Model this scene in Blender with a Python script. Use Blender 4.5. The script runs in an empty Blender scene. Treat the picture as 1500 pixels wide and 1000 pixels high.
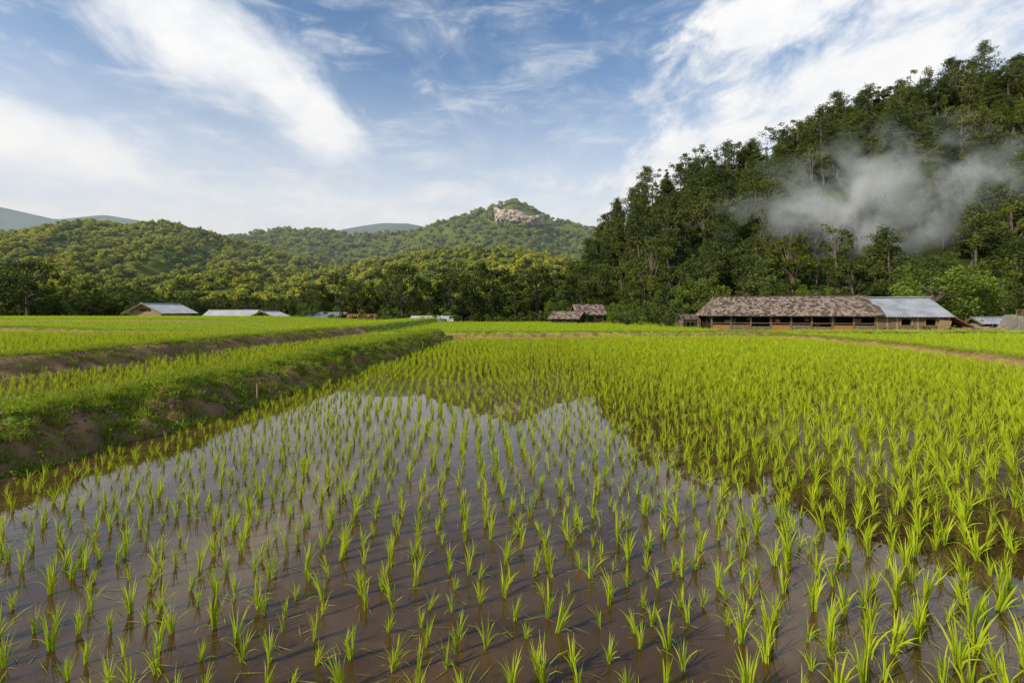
import bpy, bmesh, math, random
import numpy as np
from mathutils import Vector
R = np.random.RandomState(7)
random.seed(7)
scene = bpy.context.scene
PI = math.pi

# ------------------------------------------------------------ helpers
def link(o, parent=None):
    scene.collection.objects.link(o)
    if parent is not None:
        o.parent = parent
    return o

def empty(name, loc, rz=0.0):
    e = bpy.data.objects.new(name, None)
    e.location = loc
    e.rotation_euler = (0, 0, rz)
    scene.collection.objects.link(e)
    return e

def mesh_np(name, V, F, mats=(), attrs=None, midx=None, smooth=False):
    me = bpy.data.meshes.new(name)
    V = np.asarray(V, dtype=np.float32)
    me.from_pydata(V.tolist(), [], F if isinstance(F, list) else F.tolist())
    for m in mats:
        me.materials.append(m)
    if midx is not None:
        me.polygons.foreach_set('material_index', np.asarray(midx, dtype=np.int32))
    if attrs:
        for k, a in attrs.items():
            at = me.attributes.new(k, 'FLOAT', 'POINT')
            at.data.foreach_set('value', np.asarray(a, dtype=np.float32))
    if smooth:
        me.polygons.foreach_set('use_smooth', np.ones(len(me.polygons), dtype=bool))
    me.update()
    return me

def hash2(ix, iy, seed):
    n = (ix.astype(np.int64) * 374761393 + iy.astype(np.int64) * 668265263 + seed * 1442695) & 0x7fffffff
    n = ((n ^ (n >> 13)) * 1274126177) & 0x7fffffff
    return ((n ^ (n >> 16)) & 0xffff) / 65535.0

def vnoise(x, y, seed=0):
    x = np.asarray(x, dtype=float); y = np.asarray(y, dtype=float)
    ix = np.floor(x); iy = np.floor(y)
    fx = x - ix; fy = y - iy
    fx = fx * fx * (3 - 2 * fx); fy = fy * fy * (3 - 2 * fy)
    a = hash2(ix, iy, seed); b = hash2(ix + 1, iy, seed)
    c = hash2(ix, iy + 1, seed); d = hash2(ix + 1, iy + 1, seed)
    return (a * (1 - fx) + b * fx) * (1 - fy) + (c * (1 - fx) + d * fx) * fy

def fbm(x, y, seed=0, octv=4):
    s = 0; a = .5; t = 0
    for i in range(octv):
        s = s + a * vnoise(np.asarray(x) * 2 ** i, np.asarray(y) * 2 ** i, seed + i * 17)
        t += a; a *= .5
    return s / t

def ss(a, b, x):
    t = np.clip((np.asarray(x, dtype=float) - a) / (b - a), 0, 1)
    return t * t * (3 - 2 * t)

# ------------------------------------------------------------ materials
def newmat(name):
    m = bpy.data.materials.new(name)
    m.use_nodes = True
    nt = m.node_tree
    nt.nodes.clear()
    out = nt.nodes.new('ShaderNodeOutputMaterial')
    return m, nt, out

def ramp(nt, fac, stops):
    r = nt.nodes.new('ShaderNodeValToRGB')
    cr = r.color_ramp
    while len(cr.elements) < len(stops):
        cr.elements.new(0.5)
    for e, (p, c) in zip(cr.elements, stops):
        e.position = p
        e.color = (*c, 1) if len(c) == 3 else c
    nt.links.new(fac, r.inputs[0])
    return r.outputs[0]

def noise(nt, scale, detail=4, rough=.55, vec=None, dist=0):
    n = nt.nodes.new('ShaderNodeTexNoise')
    n.inputs['Scale'].default_value = scale
    n.inputs['Detail'].default_value = detail
    n.inputs['Roughness'].default_value = rough
    n.inputs['Distortion'].default_value = dist
    if vec is not None:
        nt.links.new(vec, n.inputs['Vector'])
    return n.outputs[0]

def mth(nt, op, a, b=None, c=None, clamp=False):
    n = nt.nodes.new('ShaderNodeMath'); n.operation = op; n.use_clamp = clamp
    for i, v in enumerate((a, b, c)):
        if v is None: continue
        if isinstance(v, (int, float)): n.inputs[i].default_value = v
        else: nt.links.new(v, n.inputs[i])
    return n.outputs[0]

def mixc(nt, fac, a, b, mode='MIX'):
    n = nt.nodes.new('ShaderNodeMix'); n.data_type = 'RGBA'; n.blend_type = mode
    for s, v in ((0, fac), (6, a), (7, b)):
        if isinstance(v, (int, float)): n.inputs[s].default_value = v
        elif isinstance(v, tuple): n.inputs[s].default_value = (*v, 1)
        else: nt.links.new(v, n.inputs[s])
    return n.outputs[2]

def geo_pos(nt):
    return nt.nodes.new('ShaderNodeNewGeometry').outputs['Position']

def attr(nt, name):
    n = nt.nodes.new('ShaderNodeAttribute'); n.attribute_name = name
    return n.outputs['Fac']

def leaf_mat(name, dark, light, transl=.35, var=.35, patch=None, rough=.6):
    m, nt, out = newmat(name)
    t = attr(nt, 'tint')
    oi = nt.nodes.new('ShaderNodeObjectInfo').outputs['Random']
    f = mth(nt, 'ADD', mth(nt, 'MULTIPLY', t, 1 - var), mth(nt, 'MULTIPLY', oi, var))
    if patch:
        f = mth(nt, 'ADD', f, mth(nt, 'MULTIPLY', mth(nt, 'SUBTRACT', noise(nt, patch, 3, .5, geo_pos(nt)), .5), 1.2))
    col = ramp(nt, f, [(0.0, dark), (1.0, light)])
    p = nt.nodes.new('ShaderNodeBsdfPrincipled')
    p.inputs['Roughness'].default_value = rough
    p.inputs['Specular IOR Level'].default_value = .25
    nt.links.new(col, p.inputs['Base Color'])
    tr = nt.nodes.new('ShaderNodeBsdfTranslucent')
    nt.links.new(col, tr.inputs['Color'])
    mx = nt.nodes.new('ShaderNodeMixShader'); mx.inputs[0].default_value = transl
    nt.links.new(p.outputs[0], mx.inputs[1]); nt.links.new(tr.outputs[0], mx.inputs[2])
    nt.links.new(mx.outputs[0], out.inputs[0])
    return m

def rough_mat(name, c1, c2, scale=3, rough=.85, bump=.3, c3=None, stretch=None, use_tint=False, metal=0):
    m, nt, out = newmat(name)
    tc = nt.nodes.new('ShaderNodeTexCoord').outputs['Object']
    if stretch:
        mp = nt.nodes.new('ShaderNodeMapping'); mp.inputs['Scale'].default_value = stretch
        nt.links.new(tc, mp.inputs[0]); tc = mp.outputs[0]
    n = noise(nt, scale, 6, .6, tc)
    if use_tint:
        n = mth(nt, 'ADD', mth(nt, 'MULTIPLY', n, .5), mth(nt, 'MULTIPLY', attr(nt, 'tint'), .5))
    st = [(.3, c1), (.7, c2)] if c3 is None else [(.3, c1), (.5, c2), (.7, c3)]
    col = ramp(nt, n, st)
    p = nt.nodes.new('ShaderNodeBsdfPrincipled')
    p.inputs['Roughness'].default_value = rough
    p.inputs['Metallic'].default_value = metal
    nt.links.new(col, p.inputs['Base Color'])
    b = nt.nodes.new('ShaderNodeBump'); b.inputs['Strength'].default_value = bump; b.inputs['Distance'].default_value = .05
    nt.links.new(noise(nt, scale * 4, 6, .6, tc), b.inputs['Height'])
    nt.links.new(b.outputs[0], p.inputs['Normal'])
    nt.links.new(p.outputs[0], out.inputs[0])
    return m

M_rice = leaf_mat('rice_leaf', (.24, .345, .010), (.58, .65, .022), .45, .3)
M_grass = leaf_mat('grass_blade', (.14, .21, .012), (.42, .46, .025), .4, .4)
M_weed = leaf_mat('weed_leaf', (.10, .19, .012), (.32, .42, .03), .35, .4)
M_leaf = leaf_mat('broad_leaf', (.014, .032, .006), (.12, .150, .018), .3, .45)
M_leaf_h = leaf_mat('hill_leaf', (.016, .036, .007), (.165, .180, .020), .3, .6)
M_leaf_l = leaf_mat('light_leaf', (.04, .08, .01), (.19, .25, .03), .35, .35)
M_pine = leaf_mat('pine_needles', (.024, .043, .012), (.12, .150, .025), .25, .5)
M_canA = leaf_mat('mountain_canopy_sunlit', (.07, .12, .014), (.56, .54, .045), .25, .5, patch=.014)  # bright yellow-green end puts sunlight into the leaf colour
M_canB = leaf_mat('far_mountain_canopy_hazed', (.08, .14, .03), (.46, .48, .065), .25, .5, patch=.008)  # less yellow, bluer leaf tones put distance haze into the colour
M_bark = rough_mat('bark', (.05, .035, .025), (.16, .12, .09), 6, .9, .6)

# ------------------------------------------------------------ proto builders
def cards(C, L, W, rng, droop=None):
    n = len(C)
    d = rng.normal(size=(n, 3))
    if droop is not None: d[:, 2] = d[:, 2] * .5 + droop
    d /= np.linalg.norm(d, axis=1)[:, None]
    e = rng.normal(size=(n, 3)); e -= (e * d).sum(1)[:, None] * d
    e /= np.linalg.norm(e, axis=1)[:, None]
    L = np.broadcast_to(L, n)[:, None]; W = np.broadcast_to(W, n)[:, None]
    V = np.empty((n, 4, 3))
    V[:, 0] = C - d * L * .5; V[:, 2] = C + d * L * .5
    V[:, 1] = C + e * W * .5 + d * L * .08; V[:, 3] = C - e * W * .5 + d * L * .08
    F = np.arange(4 * n).reshape(n, 4)
    return V.reshape(-1, 3), F

def tube(path, rad, sides=6):
    path = np.asarray(path, float); V = []; F = []
    for i, (p, r) in enumerate(zip(path, rad)):
        d = path[min(i + 1, len(path) - 1)] - path[max(i - 1, 0)]
        d = d / (np.linalg.norm(d) + 1e-9)
        a = np.cross(d, [0.3, 1, .1]); a /= np.linalg.norm(a) + 1e-9
        b = np.cross(d, a)
        for k in range(sides):
            t = 2 * PI * k / sides
            V.append(p + r * (math.cos(t) * a + math.sin(t) * b))
    for i in range(len(path) - 1):
        for k in range(sides):
            F.append([i * sides + k, i * sides + (k + 1) % sides, (i + 1) * sides + (k + 1) % sides, (i + 1) * sides + k])
    return np.array(V), np.array(F)

class Acc:
    def __init__(s): s.V = []; s.F = []; s.T = []; s.M = []; s.n = 0
    def add(s, V, F, tint, mi):
        s.V.append(V); s.F.append(np.asarray(F) + s.n); s.n += len(V)
        s.T.append(np.broadcast_to(tint, len(V))); s.M.append(np.full(len(F), mi))
    def mesh(s, name, mats):
        return mesh_np(name, np.concatenate(s.V), np.concatenate(s.F), mats, {'tint': np.concatenate(s.T)}, np.concatenate(s.M))

def broadleaf(name, H=8, rad=3, trunk=.35, K=46, M=62, leaf=.36, seed=0, mat=None, flat=.75):
    rng = np.random.RandomState(seed); A = Acc()
    zc = H * (1 + trunk) / 2 * .98; hz = H * (1 - trunk) / 2
    lean = rng.normal(size=2) * .25
    pts = [[0, 0, 0], [lean[0] * .4, lean[1] * .4, H * .2], [lean[0], lean[1], H * .45], [lean[0] * 1.2, lean[1] * 1.2, H * .8]]
    V, F = tube(pts, [H * .032, H * .024, H * .017, H * .006], 7); A.add(V, F, .5, 1)
    ph = rng.rand(3) * 6
    for k in range(K):
        th = rng.rand() * 2 * PI; cz = rng.uniform(-.9, 1)
        rr = rng.uniform(.45, 1) ** .6
        lob = 1 + .22 * math.sin(2 * th + ph[0]) + .16 * math.sin(3 * th + ph[1] + 2 * cz)
        s = math.sqrt(max(0, 1 - cz * cz * .85))
        c = np.array([math.cos(th) * s * rad * rr * lob, math.sin(th) * s * rad * rr * lob, zc + cz * hz * rr * .95 + rng.normal() * .2])
        cr = rng.uniform(.45, 1.0) * rad * .32
        m = int(M * rng.uniform(.6, 1.3))
        P = rng.normal(size=(m, 3)); P /= np.linalg.norm(P, axis=1)[:, None]
        P *= (rng.rand(m) ** .4)[:, None] * cr; P[:, 2] *= flat
        P += c
        tint = np.clip(rng.uniform(.05, .95) + (P[:, 2] - c[2]) / cr * .15, 0, 1)
        V, F = cards(P, leaf * rng.uniform(.7, 1.3, m), leaf * .6 * rng.uniform(.7, 1.2, m), rng)
        A.add(V, F, np.repeat(tint, 4), 0)
        if k % 4 == 0:
            st = np.array([lean[0] * .9, lean[1] * .9, H * rng.uniform(.3, .6)])
            V, F = tube([st, (st + c) / 2 + [0, 0, .2], c], [H * .011, H * .007, H * .003], 5); A.add(V, F, .5, 1)
    return A.mesh(name, [mat or M_leaf, M_bark])

def pine(name, H=10, seed=0, rad=2.0, start=.35):
    rng = np.random.RandomState(seed); A = Acc()
    l = rng.normal(size=2) * .5
    top = np.array([l[0], l[1], H])
    V, F = tube([[0, 0, 0], [l[0] * .2, l[1] * .2, H * .4], [l[0] * .7, l[1] * .7, H * .75], top], [.17, .13, .08, .02], 6); A.add(V, F, .5, 1)
    nb = 24
    for k in range(nb):
        f = start + (1 - start) * (k + rng.rand()) / nb
        z = H * f; th = rng.rand() * 2 * PI
        g = (f - start) / (1 - start)
        prof = min(1, g * 3 + .3) * (1 - g ** 3 * .75)
        ln = rad * prof * rng.uniform(.35, 1.2)
        b0 = np.array([l[0] * f, l[1] * f, z]); b1 = b0 + [math.cos(th) * ln, math.sin(th) * ln, ln * rng.uniform(0, .6)]
        V, F = tube([b0, b1], [.035, .012], 4); A.add(V, F, .5, 1)
        for j in range(3):
            c = b0 + (b1 - b0) * (.5 + .27 * j) + rng.normal(size=3) * .15
            m = 30; P = rng.normal(size=(m, 3)) * [.36, .36, .22] * (rad / 2.) + c
            V, F = cards(P, .42, .13, rng, .5); A.add(V, F, np.clip(rng.uniform(.1, .9) + rng.normal() * .1, 0, 1), 0)
    return A.mesh(name, [M_pine, M_bark])

def canopy(name, seed, mat):
    rng = np.random.RandomState(seed); A = Acc()
    for k in range(12):
        th = rng.rand() * 2 * PI; r = rng.rand() ** .5 * 2.6
        c = np.array([math.cos(th) * r, math.sin(th) * r, 5.5 - r * .9 + rng.normal() * .6])
        m = 20; P = rng.normal(size=(m, 3)); P /= np.linalg.norm(P, axis=1)[:, None]; P = P * [1.5, 1.5, 1.3] + c
        V, F = cards(P, 1.6, 1.2, rng); A.add(V, F, rng.uniform(.1, .9), 0)
    V, F = tube([[0, 0, -1], [0, 0, 4.5]], [.3, .15], 5); A.add(V, F, .5, 1)
    return A.mesh(name, [mat, M_bark])

def blades(name, n, h0, h1, spread, w, mat, seed, bend=1.0, base=.015):
    rng = np.random.RandomState(seed); V = []; F = []; T = []
    for i in range(n):
        th = rng.rand() * 2 * PI; h = rng.uniform(h0, h1)
        lean = abs(rng.normal()) * spread + .03
        if rng.rand() < .12: lean += .5; h *= .8
        d = np.array([math.cos(th), math.sin(th), 0]); s = np.array([-d[1], d[0], 0])
        tw = rng.rand() * PI; s = s * math.cos(tw) + d * math.sin(tw)
        p = d * rng.rand() * base; ang = lean * .3; t0 = rng.rand()
        seg = 4; b = len(V); ww = w * rng.uniform(.7, 1.2)
        for k in range(seg + 1):
            f = k / seg; wk = ww * (1 - f) ** .6 * (.6 + .8 * min(f * 2, 1)) * .5 + .0003
            V += [p - s * wk, p + s * wk]; T += [np.clip(t0 * .6 + f * .4, 0, 1)] * 2
            if k: F.append([b + 2 * k - 2, b + 2 * k - 1, b + 2 * k + 1, b + 2 * k])
            p = p + (d * math.sin(ang) + np.array([0, 0, math.cos(ang)])) * h / seg
            ang += lean * bend * .75
    return mesh_np(name, np.array(V), F, [mat], {'tint': T})

def weed(name, seed):
    rng = np.random.RandomState(seed); n = 34
    C = np.stack([rng.normal(size=n) * .07, rng.normal(size=n) * .07, rng.uniform(.02, .10, n)], 1)
    V, F = cards(C, .045, .032, rng, .1)
    return mesh_np(name, V, F, [M_weed], {'tint': np.repeat(rng.rand(n), 4)})

def coll(name, meshes):
    c = bpy.data.collections.new(name)
    for m in meshes:
        c.objects.link(bpy.data.objects.new(m.name, m))
    return c

def scatter(name, P, scl, cl, tilt=0.08, rng=R):
    n = len(P)
    me = bpy.data.meshes.new(name)
    me.vertices.add(n)
    me.vertices.foreach_set('co', np.asarray(P, np.float32).ravel())
    rot = np.stack([rng.normal(size=n) * tilt, rng.normal(size=n) * tilt, rng.rand(n) * 2 * PI], 1)
    a = me.attributes.new('rot', 'FLOAT_VECTOR', 'POINT'); a.data.foreach_set('vector', rot.astype(np.float32).ravel())
    scl = np.asarray(scl, float)
    if scl.ndim == 1: scl = np.stack([scl, scl, scl * rng.uniform(.88, 1.12, n)], 1)
    a = me.attributes.new('scl', 'FLOAT_VECTOR', 'POINT'); a.data.foreach_set('vector', scl.astype(np.float32).ravel())
    k = len(cl.objects)
    a = me.attributes.new('idx', 'INT', 'POINT'); a.data.foreach_set('value', rng.randint(0, k, n).astype(np.int32))
    ob = link(bpy.data.objects.new(name, me))
    g = bpy.data.node_groups.new(name + '_gn', 'GeometryNodeTree')
    g.interface.new_socket('Geometry', in_out='INPUT', socket_type='NodeSocketGeometry')
    g.interface.new_socket('Geometry', in_out='OUTPUT', socket_type='NodeSocketGeometry')
    N = g.nodes; gi = N.new('NodeGroupInput'); go = N.new('NodeGroupOutput')
    ip = N.new('GeometryNodeInstanceOnPoints'); ci = N.new('GeometryNodeCollectionInfo')
    ci.inputs['Collection'].default_value = cl
    ci.inputs['Separate Children'].default_value = True; ci.inputs['Reset Children'].default_value = True
    def na(nm, ty):
        x = N.new('GeometryNodeInputNamedAttribute'); x.data_type = ty; x.inputs[0].default_value = nm; return x.outputs[0]
    g.links.new(gi.outputs[0], ip.inputs['Points'])
    g.links.new(ci.outputs[0], ip.inputs['Instance'])
    ip.inputs['Pick Instance'].default_value = True
    g.links.new(na('idx', 'INT'), ip.inputs['Instance Index'])
    g.links.new(na('rot', 'FLOAT_VECTOR'), ip.inputs['Rotation'])
    g.links.new(na('scl', 'FLOAT_VECTOR'), ip.inputs['Scale'])
    g.links.new(ip.outputs[0], go.inputs[0])
    md = ob.modifiers.new('scatter', 'NODES'); md.node_group = g
    return ob

# ------------------------------------------------------------ terrain
def Lf(y): return np.interp(y, [-8, 0, 4.5, 6, 8.2, 14, 24, 30], [-6.0, -5.3, -4.95, -4.8, -4.4, -4.0, -3.4, -3.2]) + (fbm(np.asarray(y) * .8, 0 * np.asarray(y) + 3, 5, 3) - .5) * .35
def L2(y): return np.interp(y, [-8, 9, 12, 16, 23, 30], [-10.6, -10.2, -9.6, -9.6, -8.6, -8.0]) + (fbm(np.asarray(y) * .7, 0 * np.asarray(y) + 9, 6, 3) - .5) * .4
def Rt(y): return np.interp(y, [-8, 5, 13.3, 17, 20.7, 25, 28.6], [14.6, 14.2, 14.3, 15.3, 16, 16, 15.2]) + (fbm(np.asarray(y) * .6, 0 * np.asarray(y) + 5, 8, 3) - .5) * .3
def Ff(x): return 28.2 + (fbm(np.asarray(x) * .4, 0 * np.asarray(x) + 1, 9, 3) - .5) * .8

def ground(x, y):
    x = np.asarray(x, float); y = np.asarray(y, float)
    n = fbm(x * 1.3, y * 1.3, 1, 4) - .5
    nf = fbm(x * 5, y * 5, 2, 3) - .5
    z = np.full(x.shape, -.07) + n * .03
    g = np.zeros(x.shape)
    s = Lf(y) - x
    bank = ss(-.05, 1.1, s + nf * .45)
    crest = .53 + n * .14
    t1 = ss(1.5, 1.85, s)
    z = np.where(s > -.2, (-.07) * (1 - bank) + crest * bank + nf * .10 * ss(0, .3, s) * (1 - ss(.9, 1.3, s)), z)
    z = np.where(s > 1.4, crest * (1 - t1) + .26 * t1, z)
    g = np.where(s > -.2, ss(.55, 1.1, s + nf * .8), g); g = np.where(s > 1.65, .2, g)
    s2 = L2(y) - x
    b2 = ss(-.1, .8, s2 + nf * .25); c2 = .70 + n * .12; t2 = ss(1.3, 1.7, s2)
    z = np.where(s2 > -.3, .26 * (1 - b2) + c2 * b2, z); z = np.where(s2 > 1.1, c2 * (1 - t2) + .52 * t2, z)
    g = np.where(s2 > -.3, ss(.6, 1.0, s2 + nf * .4), g); g = np.where(s2 > 1.5, .5, g)
    ed = 23.5 + (fbm(x * .15, y * 0, 4, 3) - .5) * 2
    low = ss(-28, -13, x)
    s3 = np.minimum(y - ed, L2(y) - 2.5 - x)
    c3 = .80 - .22 * low
    b3 = ss(0, .6, s3); z = np.where(s3 > 0, z * (1 - b3) + (c3 + n * .1) * b3 - .1 * ss(1.2, 1.8, s3), z)
    g = np.where(s3 > 0, .35 + .65 * ss(.5, .8, s3), g)
    s4 = np.minimum(y - 37, L2(y) - 3.5 - x)
    c4 = .92 - .42 * low
    b4 = ss(0, .6, s4); z = np.where(s4 > 0, z * (1 - b4) + (c4 + n * .1) * b4 - .1 * ss(1.2, 1.8, s4), z)
    g = np.where(s4 > 0, .2 + .8 * ss(.5, .8, s4), g)
    f = y - Ff(x)
    mid = (f > 0) & (s2 < 1.2)
    fb = ss(0, .5, f); zz = .0 + .36 * fb - .18 * ss(1.0, 1.5, f) + n * .08
    keep = ss(0, .8, s2)
    z = np.where(mid, zz * (1 - keep) + z * keep, z); g = np.where(mid, np.maximum(g, .2 + .8 * ss(.2, .5, f)), g)
    r = x - Rt(y)
    rb = ss(-.1, .45, r + nf * .15)
    rz = -.07 + .32 * rb - .15 * ss(1.0, 1.5, r) + n * .08
    z = np.where((r > -.2) & (f < 1), rz, z)
    g = np.where((r > -.2) & (f < 1), .0 + 1.0 * ss(.3, .7, r), g)
    z = np.where((x > 15) & (y > 31), z * (1 - ss(31, 34, y)) + ss(31, 34, y) * (.02 + n * .1), z)
    g = np.where((x > 15) & (y > 33), .6, g)
    dz = ss(55, 60, y) * (1 - ss(-2, 12, x))
    z = z * (1 - dz) - 1.3 * dz
    z = np.where(y > 58, z + (fbm(x * .05, y * .05, 3, 3) - .5) * 1.0 * ss(58, 80, y), z)
    z = np.where(y < -6, z * (1 - ss(-6, -7, y)) + .4 * ss(6, 7, -y), z)
    return z, np.clip(g, 0, 1)

xs = np.concatenate([[-3000, -1500, -800, -400, -200, -120, -80, -60, -45], np.arange(-38, -14, .5), np.arange(-14, -2, .1), np.arange(-2, 13, .5), np.arange(13, 19, .2), np.arange(19, 44, .7), [46, 55, 70, 100, 150, 250, 500, 1000, 3000]])
ys = np.concatenate([[-300, -80, -30, -12, -8], np.arange(-7, 1, .5), np.arange(1, 14, .1), np.arange(14, 30, .16), np.arange(30, 42, .35), np.arange(42, 64, 1), [66, 70, 80, 100, 150, 250, 400, 700, 1500, 4000]])
X, Y = np.meshgrid(xs, ys); Z, G = ground(X, Y)
nx, ny = len(xs), len(ys)
idx = np.arange(nx * ny).reshape(ny, nx)
F = np.stack([idx[:-1, :-1], idx[:-1, 1:], idx[1:, 1:], idx[1:, :-1]], -1).reshape(-1, 4)

m, nt, out = newmat('ground_soil_and_grass')
pos = geo_pos(nt)
soil = ramp(nt, noise(nt, 2.2, 8, .65, pos), [(.3, (.14, .075, .028)), (.55, (.32, .180, .075)), (.75, (.46, .28, .13))])
grs = ramp(nt, noise(nt, 3.5, 6, .6, pos), [(.3, (.10, .15, .012)), (.7, (.30, .36, .02))])
gm = mth(nt, 'ADD', attr(nt, 'grass'), mth(nt, 'MULTIPLY', mth(nt, 'SUBTRACT', noise(nt, 4, 6, .7, pos), .5), 1.3))
gm = ramp(nt, gm, [(.42, (0, 0, 0)), (.6, (1, 1, 1))])
col = mixc(nt, gm, soil, grs)
p = nt.nodes.new('ShaderNodeBsdfPrincipled'); p.inputs['Roughness'].default_value = .9
nt.links.new(col, p.inputs['Base Color'])
b = nt.nodes.new('ShaderNodeBump'); b.inputs['Strength'].default_value = .8; b.inputs['Distance'].default_value = .08
nt.links.new(noise(nt, 9, 8, .7, pos), b.inputs['Height']); nt.links.new(b.outputs[0], p.inputs['Normal'])
nt.links.new(p.outputs[0], out.inputs[0])
M_ground = m
link(bpy.data.objects.new('ground', mesh_np('ground', np.stack([X, Y, Z], -1).reshape(-1, 3), F, [M_ground], {'grass': G.ravel()}, smooth=True)))

# ------------------------------------------------------------ water
m, nt, out = newmat('muddy_water')
pos = geo_pos(nt)
mud = ramp(nt, noise(nt, .9, 7, .62, pos, .6), [(.3, (.052, .027, .009)), (.55, (.090, .048, .016)), (.75, (.145, .080, .028))])
spk = ramp(nt, noise(nt, 6, 7, .72, pos, 1.0), [(.54, (0, 0, 0)), (.66, (1, 1, 1))])
mud = mixc(nt, mth(nt, 'MULTIPLY', spk, .65), mud, (.028, .022, .005))
p = nt.nodes.new('ShaderNodeBsdfPrincipled')
p.inputs['Roughness'].default_value = .008; p.inputs['IOR'].default_value = 1.46
nt.links.new(mud, p.inputs['Base Color'])
b = nt.nodes.new('ShaderNodeBump'); b.inputs['Strength'].default_value = .025; b.inputs['Distance'].default_value = .02
nt.links.new(noise(nt, 3.5, 3, .5, pos), b.inputs['Height']); nt.links.new(b.outputs[0], p.inputs['Normal'])
nt.links.new(p.outputs[0], out.inputs[0])
M_water = m
yy = np.arange(-6.5, 29, .5)
def water(name, xl, xr, y, z):
    V = np.concatenate([np.stack([xl, y, np.full(len(y), z)], 1), np.stack([xr, y, np.full(len(y), z)], 1)])
    n = len(y); F = [[i, n + i, n + i + 1, i + 1] for i in range(n - 1)]
    return link(bpy.data.objects.new(name, mesh_np(name, V, F, [M_water])))
water('paddy_water', Lf(yy) - .45, Rt(yy) + .25, yy, 0.0)
y1 = np.arange(-6, 27.5, .5)
water('paddy_water', L2(y1) + .0, Lf(y1) - 1.65, y1, .30)
y2 = np.arange(-6, 23, .5)
water('paddy_water', L2(y2) - 22, L2(y2) - 1.5, y2, .545)

# ------------------------------------------------------------ rice
rice = coll('rice_plants', [blades('rice_clump_%d' % i, 11 + i, .11, .22, .18, .0068, M_rice, 100 + i, 1.0, .013) for i in range(12)])
def field(x0, x1, y0, y1, sp, ang=.14, jit=.24, seed=1):
    rng = np.random.RandomState(seed)
    c, s_ = math.cos(ang), math.sin(ang); D = max(x1 - x0, y1 - y0) * .8 + sp
    a = np.arange(-D, D, sp); A_, B_ = np.meshgrid(a, a)
    A_ = A_ + rng.normal(size=A_.shape) * sp * jit * .6; B_ = B_ + rng.normal(size=A_.shape) * sp * jit
    A_ = A_ + .08 * np.sin(B_ * .9)
    x = (x0 + x1) / 2 + c * A_ - s_ * B_; y = (y0 + y1) / 2 + s_ * A_ + c * B_
    x = x.ravel(); y = y.ravel(); k = (x > x0) & (x < x1) & (y > y0) & (y < y1) & (rng.rand(len(x)) > .04)
    return x[k], y[k]
x, y = field(-6, 16.5, -1, 28.5, .178)
k = (x > Lf(y) + .1) & (x < Rt(y) - .1) & (y < Ff(x) - .1) & (np.abs(x) < 1.15 * y + 1.5)
x = x[k]; y = y[k]
dense = np.clip((x + .5 - .12 * y) / 4, 0, 1) * .8 + ss(10, 18, y) * .35
sc = (.63 + .30 * fbm(x * .5, y * .5, 31, 3) + .30 * dense + .14 * (1 - ss(2.5, 5.0, y))) * R.uniform(.66, 1.28, len(x))
wd_ = sc * (.94 + .40 * dense)
scatter('rice_seedlings', np.stack([x, y, np.full(len(x), -.01)], 1), np.stack([wd_, wd_, sc], 1), rice, .1)
x, y = field(-11, -4.5, 2, 27.5, .2, .0, seed=2)
k = (x > L2(y) + .3) & (x < Lf(y) - 1.9); x = x[k]; y = y[k]
scatter('rice_seedlings', np.stack([x, y, np.full(len(x), .29)], 1), R.uniform(.65, 1.05, len(x)), rice, .1)
x, y = field(-31, -9, 6, 24, .21, .1, seed=3)
k = (x < L2(y) - 1.75); x = x[k]; y = y[k]
scatter('rice_seedlings', np.stack([x, y, np.full(len(x), .53)], 1), R.uniform(.75, 1.15, len(x)), rice, .1)
x, y = field(-64, -10, 25, 56, .27, .1, seed=4)
z, _ = ground(x, y); k = (np.abs(x) < 1.15 * y)
scatter('rice_seedlings', np.stack([x, y, z], 1)[k], R.uniform(.8, 1.2, k.sum()), rice, .1)
x, y = field(-10, 30, 29.4, 55, .25, .1, seed=5)
z, _ = ground(x, y); k = ~((x > 14.5) & (y > 32.5))
scatter('rice_seedlings', np.stack([x, y, z], 1)[k], R.uniform(.85, 1.3, k.sum()), rice, .1)
x, y = field(14, 36, 8, 33, .22, .1, seed=6)
z, _ = ground(x, y); k = (x > Rt(y) + 1.3)
scatter('rice_seedlings', np.stack([x, y, z], 1)[k], R.uniform(.9, 1.3, k.sum()), rice, .1)

gr = coll('grass_tuft_set', [blades('grass_tuft_%d' % i, 26, .04, .11, .45, .005, M_grass, 200 + i, 1.3, .07) for i in range(5)])
wd = coll('weed_set', [weed('weed_%d' % i, 300 + i) for i in range(4)])
def on_ground(x, y, zo=-.01):
    z, g = ground(x, y); return np.stack([x, y, z + zo], 1), g
def strip(n, y0, y1, fn, a, b, seed):
    rng = np.random.RandomState(seed); y = rng.uniform(y0, y1, n); return fn(y) - rng.uniform(a, b, n), y
parts = []
for n, y0, y1, fn, a, b in ((9500, 3, 28, Lf, .85, 1.8), (3000, 3, 28, Lf, .05, .85), (7000, 6, 28, L2, .75, 1.7), (900, 6, 28, L2, -.15, .7), (2800, 8, 29, Rt, -1.5, -.3)):
    parts.append(np.stack(strip(n, y0, y1, fn, a, b, int(n + y0)), 1))
xx = R.uniform(-9, 30, 4500); parts.append(np.stack([xx, Ff(xx) + R.uniform(.1, 1.4, 4500)], 1))
xx = R.uniform(-34, -11, 2500); parts.append(np.stack([xx, R.uniform(23.6, 26, 2500)], 1))
xx = R.uniform(15, 46, 5000); parts.append(np.stack([xx, R.uniform(31.5, 40, 5000)], 1))
Q = np.concatenate(parts)
clump = fbm(Q[:, 0] * 1.5, Q[:, 1] * 1.5, 77, 3)
P, g = on_ground(Q[:, 0], Q[:, 1])
k = clump + R.rand(len(Q)) * .3 > .5
scatter('bund_grass', P[k], R.uniform(.6, 1.5, k.sum()), gr, .2)
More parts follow.
